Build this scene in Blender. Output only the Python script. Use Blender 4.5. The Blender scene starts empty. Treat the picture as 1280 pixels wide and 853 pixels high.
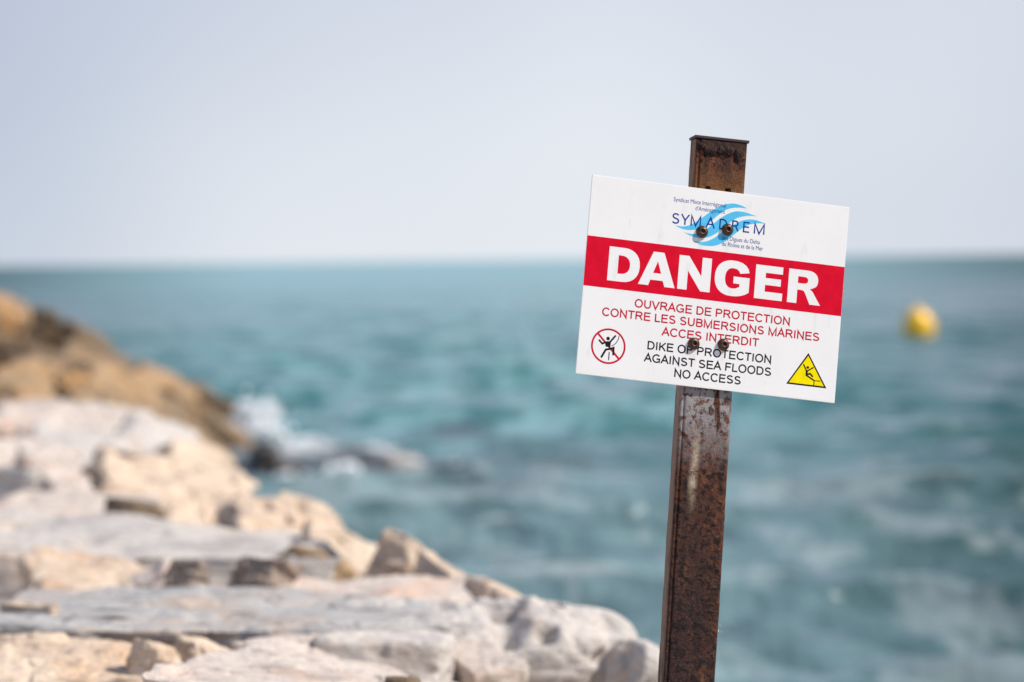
import bpy, bmesh, math, random
import numpy as np
from mathutils import Vector, Matrix, Euler

# ------------------------------------------------------------------ scene, camera, sky, sun
scene = bpy.context.scene
COL = scene.collection
W_PX, H_PX = 1280.0, 853.0
LENS = 135.0
F_PX = LENS / 36.0 * W_PX
EYE = 2.5                                   # camera height above the sea

cam_data = bpy.data.cameras.new('camera')
cam_data.lens = LENS
cam_data.sensor_width = 36.0
cam_data.clip_start = 0.05
cam_data.clip_end = 80000.0
cam = bpy.data.objects.new('camera', cam_data)
COL.objects.link(cam)
PITCH = math.atan((426.5 - 325.0) / F_PX)
ROLL = math.radians(-0.70)
CAM_M = (Matrix.Translation((0, 0, EYE)) @ Matrix.Rotation(math.radians(90) - PITCH, 4, 'X')
         @ Matrix.Rotation(ROLL, 4, 'Z'))
cam.matrix_world = CAM_M
FOCUS = 5.9
cam_data.dof.use_dof = True
cam_data.dof.focus_distance = FOCUS
cam_data.dof.aperture_fstop = 4.1
cam_data.dof.aperture_blades = 0
scene.camera = cam

SUN_EL = math.radians(46)
SUN_AZ = math.radians(-11)                   # measured from +X (camera right) towards +Y (away)
sun_dir = Vector((math.cos(SUN_EL) * math.cos(SUN_AZ), math.cos(SUN_EL) * math.sin(SUN_AZ), math.sin(SUN_EL)))
sun_data = bpy.data.lights.new('sun', 'SUN')
sun_data.energy = 5.0
sun_data.angle = math.radians(0.6)
sun_data.color = (1.0, 0.94, 0.85)
sun = bpy.data.objects.new('sun', sun_data)
COL.objects.link(sun)
sun.rotation_euler = sun_dir.to_track_quat('Z', 'Y').to_euler()
sun.location = (10, 0, 20)

SKY_W = 32.9
world = bpy.data.worlds.new('World')
scene.world = world
world.use_nodes = True
wt = world.node_tree
for n in list(wt.nodes):
    wt.nodes.remove(n)
wo = wt.nodes.new('ShaderNodeOutputWorld')
bg = wt.nodes.new('ShaderNodeBackground')
bg.inputs['Strength'].default_value = 0.10
sky = wt.nodes.new('ShaderNodeTexSky')
sky.sky_type = 'NISHITA'
sky.sun_disc = False
sky.sun_elevation = SUN_EL
sky.sun_rotation = math.radians(90) - SUN_AZ
sky.dust_density = 3.0
tc = wt.nodes.new('ShaderNodeTexCoord')
sep = wt.nodes.new('ShaderNodeSeparateXYZ')
wt.links.new(tc.outputs['Generated'], sep.inputs[0])
ramp = wt.nodes.new('ShaderNodeValToRGB')   # thin bright marine haze, paling towards the horizon
els = ramp.color_ramp.elements
els[0].position = 0.0
els[0].color = (0.91, 0.95, 1.0, 1)
els[1].position = 1.0
els[1].color = (0.15, 0.24, 0.44, 1)
for p, c in ((0.030, (0.885, 0.93, 0.99)), (0.075, (0.79, 0.835, 0.93)), (0.3, (0.40, 0.49, 0.65))):
    e = els.new(p)
    e.color = (*c, 1)
wt.links.new(sep.outputs['Z'], ramp.inputs[0])
hz = wt.nodes.new('ShaderNodeVectorMath')
hz.operation = 'SCALE'
hz.inputs['Scale'].default_value = 10.0
wt.links.new(ramp.outputs[0], hz.inputs[0])
# soft broad brightness variation, seeded bright mid-view, added to imitate lens falloff
mp = wt.nodes.new('ShaderNodeMapping')
mp.inputs['Scale'].default_value = (1, 1, 1.0)
mp.inputs['Location'].default_value = (0.0, 0.0, 0.0)
wt.links.new(tc.outputs['Generated'], mp.inputs[0])
nz = wt.nodes.new('ShaderNodeTexNoise')
nz.noise_dimensions = '4D'
nz.inputs['W'].default_value = SKY_W
nz.inputs['Scale'].default_value = 5.5
nz.inputs['Detail'].default_value = 1.5
nz.inputs['Roughness'].default_value = 0.4
wt.links.new(mp.outputs[0], nz.inputs['Vector'])
mr = wt.nodes.new('ShaderNodeMapRange')
mr.inputs['From Min'].default_value = 0.3
mr.inputs['From Max'].default_value = 0.7
mr.inputs['To Min'].default_value = 0.0
mr.inputs['To Max'].default_value = 1.0
wt.links.new(nz.outputs['Fac'], mr.inputs['Value'])
thin = wt.nodes.new('ShaderNodeMix')         # the dimmer part of that variation, a little bluer and deeper
thin.data_type = 'RGBA'
thin.blend_type = 'MULTIPLY'
thin.inputs[0].default_value = 1.0
thin.inputs[7].default_value = (0.66, 0.705, 0.79, 1)
wt.links.new(hz.outputs[0], thin.inputs[6])
vs = wt.nodes.new('ShaderNodeMix')
vs.data_type = 'RGBA'
wt.links.new(mr.outputs[0], vs.inputs[0])
wt.links.new(thin.outputs[2], vs.inputs[6])
wt.links.new(hz.outputs[0], vs.inputs[7])
mx = wt.nodes.new('ShaderNodeMix')
mx.data_type = 'RGBA'
mx.inputs['Factor'].default_value = 0.90
wt.links.new(sky.outputs[0], mx.inputs[6])
wt.links.new(vs.outputs[2], mx.inputs[7])
wt.links.new(mx.outputs[2], bg.inputs['Color'])
wt.links.new(bg.outputs[0], wo.inputs[0])

scene.view_settings.view_transform = 'Standard'
scene.view_settings.look = 'None'
scene.view_settings.exposure = 0.0
scene.view_settings.gamma = 1.0
scene.cycles.max_bounces = 6

# ------------------------------------------------------------------ helpers
CR = CAM_M.to_3x3()


def at(px, py, d):
    """world point seen at pixel (px,py) of the 1280x853 photograph at depth d"""
    return CAM_M @ Vector(((px - W_PX / 2) / F_PX * d, -(py - H_PX / 2) / F_PX * d, -d))


def tag(o, label=None, cat=None, group=None, kind=None):
    if label: o['label'] = label
    if cat: o['category'] = cat
    if group: o['group'] = group
    if kind: o['kind'] = kind
    return o


def link(name, me, mat=None, parent=None):
    o = bpy.data.objects.new(name, me)
    COL.objects.link(o)
    if mat is not None:
        me.materials.append(mat)
    if parent is not None:
        o.parent = parent
    return o


def mesh_np(name, co, faces, smooth=True):
    """mesh from numpy vertices and an (n,3) or (n,4) face array"""
    me = bpy.data.meshes.new(name)
    co = np.ascontiguousarray(co, dtype=np.float32)
    faces = np.ascontiguousarray(faces, dtype=np.int32)
    nf, k = faces.shape
    me.vertices.add(len(co))
    me.vertices.foreach_set('co', co.ravel())
    me.loops.add(nf * k)
    me.loops.foreach_set('vertex_index', faces.ravel())
    me.polygons.add(nf)
    me.polygons.foreach_set('loop_start', np.arange(0, nf * k, k, dtype=np.int32))
    me.polygons.foreach_set('loop_total', np.full(nf, k, dtype=np.int32))
    me.polygons.foreach_set('use_smooth', np.full(nf, smooth))
    me.update(calc_edges=True)
    me.validate()
    return me


def bm_mesh(name, bm, smooth=False):
    me = bpy.data.meshes.new(name)
    for f in bm.faces:
        f.smooth = smooth
    bm.to_mesh(me)
    bm.free()
    return me


# ---- numpy noise
def _hash(ix, iy, iz, s):
    h = (ix.astype(np.int64) * 374761393 + iy.astype(np.int64) * 668265263 + iz.astype(np.int64) * 2147483647 + s * 974634777) & 0xFFFFFFFF
    h = ((h ^ (h >> 13)) * 1274126177) & 0xFFFFFFFF
    h = ((h ^ (h >> 16)) * 2246822519) & 0xFFFFFFFF
    return ((h ^ (h >> 15)) & 0xFFFFFF) / float(0xFFFFFF)


def vnoise(p, s=0):
    i = np.floor(p)
    f = p - i
    f = f * f * f * (f * (f * 6 - 15) + 10)
    i = i.astype(np.int64)
    r = 0
    for dx in (0, 1):
        wx = f[:, 0] if dx else 1 - f[:, 0]
        for dy in (0, 1):
            wy = f[:, 1] if dy else 1 - f[:, 1]
            for dz in (0, 1):
                wz = f[:, 2] if dz else 1 - f[:, 2]
                r = r + wx * wy * wz * _hash(i[:, 0] + dx, i[:, 1] + dy, i[:, 2] + dz, s)
    return r * 2 - 1


def fbm(p, s=0, octv=4, gain=0.5, ridged=False):
    a, t, n = 1.0, 0.0, 0.0
    for k in range(octv):
        v = vnoise(p * (2.03 ** k) + 17.3 * k, s + k)
        if ridged:
            v = 1 - 2 * np.abs(v)
        t = t + a * v
        n += a
        a *= gain
    return t / n


def facets(p, s=0):
    """broken-stone relief: every Worley cell is a small tilted plane; returns height and gap to the cell border"""
    i = np.floor(p).astype(np.int64)
    best = np.full(len(p), 9.0)
    second = np.full(len(p), 9.0)
    h = np.zeros(len(p))
    for dx in (-1, 0, 1):
        for dy in (-1, 0, 1):
            for dz in (-1, 0, 1):
                c = i + np.array([dx, dy, dz])
                q = np.stack([_hash(c[:, 0], c[:, 1], c[:, 2], s + k) for k in range(3)], 1)
                n = np.stack([_hash(c[:, 0], c[:, 1], c[:, 2], s + 5 + k) for k in range(3)], 1) - 0.5
                off = _hash(c[:, 0], c[:, 1], c[:, 2], s + 9) - 0.5
                dv = p - (c + q)
                d = np.sqrt((dv ** 2).sum(1))
                hh = (dv * n).sum(1) * 1.6 + off * 0.7
                m = d < best
                second = np.where(m, best, np.minimum(second, d))
                h = np.where(m, hh, h)
                best = np.where(m, d, best)
    return h, second - best


# ---- node materials
class NT:
    def __init__(self, name):
        self.m = bpy.data.materials.new(name)
        self.m.use_nodes = True
        self.t = self.m.node_tree
        self.b = self.t.nodes['Principled BSDF']

    def n(self, typ, **kw):
        nd = self.t.nodes.new(typ)
        for k, v in kw.items():
            if hasattr(nd, k):
                setattr(nd, k, v)
            else:
                nd.inputs[k.replace('_', ' ')].default_value = v
        return nd

    def l(self, a, b):
        self.t.links.new(a, b)

    def coord(self, scale=(1, 1, 1), rot=(0, 0, 0), space='Object'):
        c = self.n('ShaderNodeTexCoord')
        m = self.n('ShaderNodeMapping')
        m.inputs['Scale'].default_value = scale
        m.inputs['Rotation'].default_value = rot
        self.l(c.outputs[space], m.inputs[0])
        return m.outputs[0]

    def noise(self, vec, scale, detail=4, rough=0.55, dist=0.0):
        nd = self.n('ShaderNodeTexNoise')
        nd.inputs['Scale'].default_value = scale
        nd.inputs['Detail'].default_value = detail
        nd.inputs['Roughness'].default_value = rough
        nd.inputs['Distortion'].default_value = dist
        if vec is not None:
            self.l(vec, nd.inputs['Vector'])
        return nd.outputs['Fac']

    def ramp(self, fac, stops):
        r = self.n('ShaderNodeValToRGB')
        e = r.color_ramp.elements
        while len(e) < len(stops):
            e.new(0.5)
        for k, (p, c) in enumerate(stops):
            e[k].position = p
            e[k].color = (*c, 1) if len(c) == 3 else c
        self.l(fac, r.inputs[0])
        return r.outputs[0]

    def rng(self, fac, a, b, c=0.0, d=1.0):
        r = self.n('ShaderNodeMapRange')
        for k, v in zip(('From Min', 'From Max', 'To Min', 'To Max'), (a, b, c, d)):
            r.inputs[k].default_value = v
        self.l(fac, r.inputs['Value'])
        return r.outputs[0]

    def mix(self, fac, a, b, mode='MIX'):
        r = self.n('ShaderNodeMix', data_type='RGBA', blend_type=mode)
        if isinstance(fac, (int, float)):
            r.inputs[0].default_value = fac
        else:
            self.l(fac, r.inputs[0])
        for idx, v in ((6, a), (7, b)):
            if isinstance(v, tuple):
                r.inputs[idx].default_value = (*v, 1)
            else:
                self.l(v, r.inputs[idx])
        return r.outputs[2]

    def math(self, op, a, b=0.0):
        r = self.n('ShaderNodeMath', operation=op)
        for idx, v in ((0, a), (1, b)):
            if isinstance(v, (int, float)):
                r.inputs[idx].default_value = v
            else:
                self.l(v, r.inputs[idx])
        return r.outputs[0]

    def bump(self, h, strength, dist, prev=None):
        b = self.n('ShaderNodeBump')
        b.inputs['Strength'].default_value = strength
        b.inputs['Distance'].default_value = dist
        self.l(h, b.inputs['Height'])
        if prev is not None:
            self.l(prev, b.inputs['Normal'])
        return b.outputs[0]

    def done(self, color=None, rough=None, normal=None, spec=None):
        if color is not None:
            if isinstance(color, tuple):
                self.b.inputs['Base Color'].default_value = (*color, 1)
            else:
                self.l(color, self.b.inputs['Base Color'])
        if rough is not None:
            if isinstance(rough, (int, float)):
                self.b.inputs['Roughness'].default_value = rough
            else:
                self.l(rough, self.b.inputs['Roughness'])
        if normal is not None:
            self.l(normal, self.b.inputs['Normal'])
        if spec is not None:
            self.b.inputs['Specular IOR Level'].default_value = spec
        return self.m


def plain(name, col, rough=0.5, metal=0.0, spec=0.5):
    """paint or metal with a faint real wear variation"""
    t = NT(name)
    v = t.coord()
    f = t.noise(v, 60, 4, 0.6)
    c = t.mix(t.rng(f, 0.35, 0.7), tuple(x * 0.9 for x in col), tuple(min(1, x * 1.06) for x in col))
    t.b.inputs['Metallic'].default_value = metal
    return t.done(c, t.rng(f, 0.3, 0.7, rough * 0.85, min(1, rough * 1.15)), None, spec)


def stone(name, pale, mid, dark, streak_rot=0.3, warm=0.5, warm_col=(0.55, 0.36, 0.2), wet=False, grime=0.25):
    t = NT(name)
    oi = t.n('ShaderNodeObjectInfo')
    c = t.n('ShaderNodeTexCoord')
    addv = t.n('ShaderNodeVectorMath', operation='MULTIPLY_ADD')
    t.l(oi.outputs['Random'], addv.inputs[0])
    addv.inputs[1].default_value = (37, 53, 91)
    t.l(c.outputs['Object'], addv.inputs[2])
    m = t.n('ShaderNodeMapping')
    m.inputs['Rotation'].default_value = (streak_rot, 0.15, 0.4)
    m.inputs['Scale'].default_value = (1.0, 1.6, 3.2)
    t.l(addv.outputs[0], m.inputs[0])
    v = m.outputs[0]
    big = t.noise(v, 1.7, 5, 0.6, 0.4)
    med = t.noise(v, 6.0, 6, 0.62, 0.2)
    fin = t.noise(addv.outputs[0], 45, 5, 0.65)
    base = t.ramp(big, [(0.30, mid), (0.48, pale), (0.62, pale), (0.78, mid)])
    patch = t.noise(addv.outputs[0], 2.6, 4, 0.6, 0.6)
    base = t.mix(t.rng(patch, 0.62 - 0.2 * warm, 0.74 - 0.14 * warm, 0, 0.85), base, warm_col)
    base = t.mix(t.rng(med, 0.56, 0.72, 0, grime * 2.2), base, dark)
    spots = t.noise(addv.outputs[0], 16, 3, 0.7)
    base = t.mix(t.rng(spots, 0.60, 0.72, 0, grime * 1.6), base, dark)
    base = t.mix(t.rng(fin, 0.35, 0.7, 0.0, 0.25), base, dark)
    nb = t.bump(med, 0.7, 0.05)
    nb = t.bump(fin, 0.6, 0.012, nb)
    vor = t.n('ShaderNodeTexVoronoi', feature='DISTANCE_TO_EDGE')
    vor.inputs['Scale'].default_value = 3.3
    t.l(v, vor.inputs['Vector'])
    crack = t.rng(vor.outputs[0], 0.0, 0.03, 0.0, 1.0)
    nb = t.bump(crack, 0.25, 0.015, nb)
    return t.done(base, 0.25 if wet else 0.85, nb, 0.6 if wet else 0.3)


GREY = stone('weathered_grey_limestone', (0.66, 0.60, 0.555), (0.46, 0.42, 0.395), (0.15, 0.135, 0.125), 0.25, 0.35, (0.64, 0.50, 0.40), grime=0.34)
SLATE = stone('darker_grey_limestone', (0.50, 0.475, 0.46), (0.33, 0.32, 0.32), (0.10, 0.095, 0.095), 0.15, 0.35, (0.60, 0.46, 0.36), grime=0.55)
CREAM = stone('broken_cream_limestone', (0.78, 0.62, 0.48), (0.60, 0.45, 0.34), (0.24, 0.16, 0.10), 0.5, 0.45, (0.66, 0.40, 0.23), grime=0.42)
MIXED = stone('pale_mixed_limestone', (0.71, 0.61, 0.54), (0.55, 0.47, 0.41), (0.20, 0.16, 0.13), 0.1, 0.45, (0.70, 0.46, 0.34), grime=0.30)
OCHRE = stone('ochre_limestone', (0.46, 0.31, 0.18), (0.30, 0.19, 0.11), (0.07, 0.048, 0.03), 0.8, 0.6, (0.64, 0.34, 0.13), grime=0.45)
TAN = stone('tan_stained_limestone', (0.32, 0.225, 0.145), (0.18, 0.122, 0.08), (0.04, 0.03, 0.02), 0.8, 0.45, (0.46, 0.29, 0.14), grime=0.6)
BROWN = stone('brown_algae_stained_rock', (0.25, 0.175, 0.11), (0.14, 0.10, 0.068), (0.04, 0.03, 0.023), 0.8, 0.4, (0.34, 0.21, 0.10), grime=0.6)
SHADE_STONE = stone('shade_darkened_limestone', (0.42, 0.33, 0.27), (0.30, 0.235, 0.19), (0.12, 0.09, 0.07), 0.4, 0.4, (0.50, 0.36, 0.27), grime=0.3)  # stone darkened in its colour to stand in for shaded faces
WET = stone('wet_dark_rock', (0.085, 0.07, 0.06), (0.05, 0.042, 0.038), (0.02, 0.018, 0.018), 0.3, 0.2, (0.14, 0.10, 0.07), wet=True)

# ------------------------------------------------------------------ rocks
_ico = {}


def ico(level):
    if level not in _ico:
        bm = bmesh.new()
        bmesh.ops.create_icosphere(bm, subdivisions=level, radius=1.0)
        bm.verts.ensure_lookup_table()
        v = np.array([x.co[:] for x in bm.verts])
        f = np.array([[q.index for q in x.verts] for x in bm.faces])
        bm.free()
        v /= np.linalg.norm(v, axis=1)[:, None]
        _ico[level] = (v, f)
    return _ico[level]


def vnormals(co, f):
    a, b, c = co[f[:, 0]], co[f[:, 1]], co[f[:, 2]]
    fn = np.cross(b - a, c - a)
    n = np.zeros_like(co)
    for k in range(3):
        for ax in range(3):
            n[:, ax] += np.bincount(f[:, k], fn[:, ax], len(co))
    return n / (np.linalg.norm(n, axis=1)[:, None] + 1e-12)


def rock_mesh(name, size, seed, level=6, cuts=10, rough=1.0, sharp=24.0, box=0.9, pits=0.0, feat=None):
    """a quarried block: a box chopped by random planes, edges worn, faces broken into facets and strata"""
    rs = np.random.RandomState(seed)
    d, f = ico(level)
    pl = []
    for ax in range(3):
        for s in (-1, 1):
            n = np.zeros(3)
            n[ax] = s
            n += rs.normal(0, 0.10, 3)
            n /= np.linalg.norm(n)
            pl.append((n, box * rs.uniform(0.93, 1.05)))
    for k in range(cuts):
        n = rs.normal(0, 1, 3)
        n[2] *= 0.8
        n /= np.linalg.norm(n)
        pl.append((n, rs.uniform(0.92, 1.18)))
    inv = np.zeros(len(d))
    for n, o in pl:
        inv += np.maximum((d @ n) / o, 1e-4) ** sharp
    r = inv ** (-1.0 / sharp)
    half = np.array(size) / 2
    co = d * r[:, None] * half
    nrm = vnormals(co, f)
    sc = float(np.mean(size))
    off = rs.uniform(-50, 50, 3)
    q = co + off
    side = 1 - np.clip(nrm[:, 2], 0, 1) ** 2
    h = 0.055 * sc * fbm(q / sc * 1.8, seed, 3)
    fa, gap = facets(q / sc * np.array([2.6, 2.6, 4.5]), seed + 3)
    h += 0.050 * sc * fa * (0.35 + 0.65 * side) * rough
    fb, gap2 = facets(q * np.array([5.0, 5.0, 9.0]) / max(sc, 0.6), seed + 30)
    h += 0.022 * sc * fb * (0.3 + 0.7 * side) * rough
    strata = fbm(np.stack([q[:, 0] * 0.6, q[:, 1] * 0.6, (q[:, 2] + 0.1 * q[:, 0]) * 9 / sc], 1), seed + 7, 3)
    h += 0.028 * sc * strata * side * rough
    h += 0.012 * sc * fbm(q / sc * 9, seed + 11, 3) * rough
    h -= 0.02 * sc * np.clip(fbm(q / sc * 3.3, seed + 13, 3, ridged=True) - 0.55, 0, 1) * 3
    if pits:
        pn = fbm(q / sc * 7.5, seed + 19, 2)
        h -= pits * sc * np.clip(pn - 0.15, 0, 0.5)
    co = co + nrm * h[:, None]
    return mesh_np(name, co, f, True)


CAM_INV = CAM_M.inverted()


def project(co):
    """pixels of world points (n,3) in the 1280x853 photograph"""
    m = np.array(CAM_INV)
    c = co @ m[:3, :3].T + m[:3, 3]
    return W_PX / 2 + c[:, 0] / -c[:, 2] * F_PX, H_PX / 2 - c[:, 1] / -c[:, 2] * F_PX


def rock(label, x0, x1, top, d, depth, high, rot=(0, 0, 0), seed=1, mat=GREY, level=6, name='boulder', cat='boulder',
         group='boulders of the breakwater', **kw):
    """a boulder whose real size and place are solved so that it spans x0..x1 with its top at `top`, d metres away"""
    width = (x1 - x0) / F_PX * d
    R = np.array(Euler([math.radians(a) for a in rot]).to_matrix())
    cx, cz = (x0 + x1) / 2, top + high / 2 / d * F_PX
    for _ in range(3):
        me = rock_mesh(name, (max(width, 0.04), depth, high), seed, 4, **kw)
        co = np.zeros(len(me.vertices) * 3, dtype=np.float32)
        me.vertices.foreach_get('co', co)
        bpy.data.meshes.remove(me)
        co = co.reshape(-1, 3) @ R.T + np.array(at(cx, cz, d))
        u, v = project(co)
        width *= 1 + 0.8 * ((x1 - x0) / (u.max() - u.min()) - 1)
        cx += (x0 + x1) / 2 - (u.max() + u.min()) / 2
        cz += top - v.min()
    me = rock_mesh(name, (max(width, 0.04), depth, high), seed, level, **kw)
    o = link(name, me, mat)
    o.location = at(cx, cz, d)
    o.rotation_euler = Euler([math.radians(a) for a in rot])
    tag(o, label, cat, group)
    return o


R7 = dict(level=7)
# nearest rocks, along the bottom of the picture: pixel span, distance, depth and height in metres
rock('big pale grey boulder with rounded pitted end, rightmost on the crest', 395, 795, 747, 8.98, 0.85, 0.62, (2, 4, 8), 11, GREY, cuts=6, sharp=10, rough=0.8, pits=0.16, **R7)
rock('rounded grey boulder low at the right end of the crest beside the post', 690, 816, 796, 8.75, 0.55, 0.60, (0, 14, 12), 12, GREY, cuts=4, sharp=8, rough=0.35, pits=0.10)
rock('long flat darker grey slab reaching from the left edge to the pitted boulder', -80, 600, 733, 9.05, 1.20, 0.28, (0.5, 0.9, 0), 13, SLATE, cuts=4, sharp=40, rough=0.35, box=0.95, **R7)
rock('tan sliver of rock leaning on the darker grey slab at the left edge', 8, 68, 748, 8.85, 0.22, 0.05, (0, -24, 40), 20, CREAM, cuts=9, rough=1.2)
rock('cream broken boulder in the left corner left of the dark hollow', -80, 215, 800, 7.9, 0.85, 0.34, (4, -1, 6), 14, CREAM, cuts=9, rough=1.5, **R7)
rock('cream block with a dark shaded left face in the hollow at lower left', 196, 300, 793, 8.15, 0.16, 0.20, (4, 10, 58), 15, CREAM, cuts=11, rough=1.0)
rock('smaller cream block with a dark face, left of the other in the hollow', 160, 228, 797, 8.0, 0.12, 0.18, (0, 14, 62), 9, CREAM, cuts=12, rough=1.0)
rock('low white stone strip lying between the long slab and the bottom pale slab', 290, 445, 790, 8.35, 0.4, 0.13, (0, 2, -5), 19, MIXED, cuts=8)
rock('smooth pale slab at the bottom edge left of the big pitted boulder', 180, 592, 811, 7.5, 0.95, 0.34, (2, 1, -4), 16, MIXED, cuts=5, sharp=22, rough=0.35, **R7)
rock('small rough dark brown stone at the bottom edge on the pale slab', 470, 532, 844, 7.2, 0.09, 0.06, (0, 5, 30), 17, BROWN, name='stone', cat='stone', rough=1.6, group='loose stones on the breakwater')
rock('grey slab with a brown shaded cut face in front of the pitted boulder', 392, 600, 768, 8.6, 0.62, 0.30, (0, 2, -8), 18, GREY, cuts=1, sharp=60, rough=0.3, box=0.97)
rock('cream block with a flat sunlit cut face under the pitted boulder', 535, 650, 788, 8.62, 0.44, 0.40, (2, 4, 16), 8, MIXED, cuts=1, sharp=50, rough=0.4, box=0.97)

# second row
rock('yellowish cream boulder behind the long slab near the left edge', 10, 215, 691, 10.35, 0.55, 0.24, (10, 3, 10), 21, CREAM, cuts=10, rough=1.3)
rock('pinkish cream boulder with a small dark notch behind the long slab', 150, 275, 695, 10.2, 0.5, 0.24, (12, 8, 18), 22, MIXED, cuts=12, rough=1.2)
rock('small dark notched stone left of the brown grey wedge stone', 205, 262, 699, 9.9, 0.12, 0.11, (0, 26, 56), 24, SHADE_STONE, cuts=16, rough=2.2, sharp=30)
rock('brown grey wedge stone with shaded left face in the middle of the crest', 285, 376, 697, 10.0, 0.16, 0.17, (5, 26, 52), 23, SHADE_STONE, cuts=16, rough=1.8, sharp=30)
rock('flat pinkish grey slab below the pointed cream rock on the sea side', 320, 640, 712, 9.75, 0.9, 0.20, (6, 5, 8), 25, MIXED, cuts=6, rough=0.7, **R7)
rock('pointed cream rock with dark shaded left face on the sea edge', 440, 540, 664, 10.6, 0.20, 0.28, (12, 22, 52), 26, CREAM, cuts=10, rough=0.8)
rock('cream block on the sea edge right of the pointed rock', 503, 608, 690, 10.35, 0.4, 0.22, (12, 16, 28), 27, CREAM, cuts=8, rough=0.8)
rock('rounded cream stone on the sea edge above the pitted grey boulder', 568, 663, 720, 9.95, 0.35, 0.18, (12, 20, 28), 28, CREAM, cuts=7, sharp=12, rough=0.6)
rock('ochre stone with brown hollow behind the pointed cream rock', 345, 445, 680, 11.2, 0.2, 0.18, (8, 14, 45), 29, OCHRE, cuts=10)

# third row
rock('wide flat grey slab in the middle left of the crest', -80, 430, 642, 11.75, 1.5, 0.24, (0.5, 1.0, 0), 31, GREY, cuts=4, sharp=40, rough=0.4, box=0.95, **R7)
rock('cream sloping boulder with brown pockets along the sea edge', 245, 448, 607, 12.9, 1.2, 0.30, (11, 18, 12), 32, CREAM, cuts=5, rough=1.9, pits=0.20, sharp=16, **R7)
rock('low cream boulder on the sea edge left of the pointed cream rock', 370, 505, 655, 11.9, 0.9, 0.20, (10, 14, 6), 34, CREAM, cuts=4, rough=1.0, pits=0.06, sharp=14)
rock('sunlit cream boulder at the sea edge in front of the brown far ridge', 105, 338, 567, 14.6, 1.7, 0.30, (11, 13, 8), 33, CREAM, cuts=5, rough=1.7, pits=0.10, sharp=16, **R7)
rock('pale slab with long dark crack beneath it near the left edge', -60, 205, 615, 13.2, 1.0, 0.12, (6, -2, 6), 34, MIXED, cuts=6, rough=0.9)
rock('mauve brown broken stone beside the dark crack', 130, 205, 622, 12.95, 0.3, 0.14, (0, 8, 20), 35, BROWN, cuts=12)

# fourth row
rock('cream rounded block between two dark gaps at middle left', 15, 150, 558, 15.9, 1.0, 0.20, (10, 8, 20), 41, MIXED, cuts=10, rough=1.9)
rock('cream brown block with shaded side left of the sunlit sea edge boulder', 118, 215, 556, 16.4, 0.7, 0.22, (4, 16, 42), 42, CREAM, cuts=10, rough=1.7)
rock('dark grey angular stone in the gap at the left edge', -10, 42, 584, 15.2, 0.3, 0.22, (0, 15, 45), 43, GREY, cuts=14)
rock('pale stone at the left edge right above the dark angular one', -45, 75, 546, 17.0, 0.9, 0.22, (12, 4, 8), 48, MIXED, cuts=8, rough=1.2)
rock('beige flat topped boulder at the left edge under the orange rocks', -40, 190, 497, 20.8, 1.8, 0.26, (5, 4, 3), 44, MIXED, cuts=5, rough=1.1)
rock('grey boulder with dark left shade in front of the beige flat topped one', 30, 165, 530, 18.8, 1.0, 0.24, (14, 8, 10), 45, GREY, cuts=6, rough=1.2)
rock('grey leaning boulder nearest the brown ridge', 118, 262, 518, 19.3, 1.2, 0.30, (12, 18, 8), 46, GREY, cuts=6, rough=1.3)
rock('low cream boulder on the crest behind the leaning grey boulder', 175, 305, 545, 17.6, 1.3, 0.24, (14, 18, 8), 47, CREAM, cuts=5, rough=1.0)

# fifth row, 24 to 32 m
rock('orange cream boulder at the left edge above the beige flat topped one', -30, 80, 448, 26.0, 1.4, 0.34, (12, 6, 8), 51, OCHRE, cuts=9, rough=1.8)
rock('sandy boulder right of the orange cream one below the brown ridge', 48, 150, 466, 25.8, 1.4, 0.32, (10, 12, 20), 52, OCHRE, cuts=11, rough=2.0)
rock('tan boulder with a dark notch below the brown ridge', 110, 205, 482, 24.5, 1.2, 0.34, (12, 22, 10), 53, TAN, cuts=10, rough=1.8)
rock('wide tan boulder between the sandy boulder and the brown ridge', 90, 200, 452, 32.0, 1.2, 0.40, (12, 28, 5), 54, OCHRE, cuts=12, rough=2.2)

# far ridge running down into the sea, 40 to 50 m
FR = 'boulders of the far ridge'
rock('bright orange rock face at the left edge, highest of the far ridge', -45, 42, 356, 47.0, 1.5, 1.05, (6, 10, 20), 61, OCHRE, group=FR, cuts=10, rough=2.3)
rock('dark brown boulder at the left edge below the bright orange face', -35, 48, 418, 46.2, 0.9, 0.55, (0, 5, -20), 60, BROWN, group=FR, cuts=10, rough=2.3)
rock('dark brown jagged rock beside the bright orange face', 16, 76, 378, 49.5, 1.2, 0.70, (0, 25, 20), 62, BROWN, group=FR, cuts=14, rough=2.3)
rock('brown rock with pale spots on top of the far ridge', 55, 135, 396, 49.5, 1.3, 0.60, (12, 28, 18), 63, BROWN, group=FR, cuts=12, rough=2.3)
rock('tan brown boulder on the upper slope of the far ridge', 60, 172, 426, 44.0, 1.3, 0.5, (14, 30, 6), 64, TAN, group=FR, cuts=12, rough=2.3)
rock('dark brown boulder below the orange face on the upper slope of the far ridge', 10, 92, 436, 43.0, 1.2, 0.5, (8, 10, 10), 72, BROWN, group=FR, cuts=12, rough=2.3)
rock('brown boulder halfway up the far ridge', 96, 190, 425, 48.0, 1.3, 0.60, (6, 34, 10), 65, BROWN, group=FR, cuts=12, rough=2.3)
rock('sandy orange slanting boulder in the middle of the far ridge', 146, 246, 456, 45.5, 1.3, 0.62, (6, 38, 6), 66, OCHRE, group=FR, cuts=8, rough=2.3)
rock('dark brown boulder at the skyline right of the sandy slanting one', 205, 296, 476, 48.5, 1.3, 0.60, (4, 36, 10), 67, BROWN, group=FR, cuts=12, rough=2.3)
rock('low brown boulder at the foot of the far ridge above the surf', 225, 325, 506, 46.5, 1.4, 0.66, (4, 36, 10), 68, TAN, group=FR, cuts=11, rough=2.3)
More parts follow.
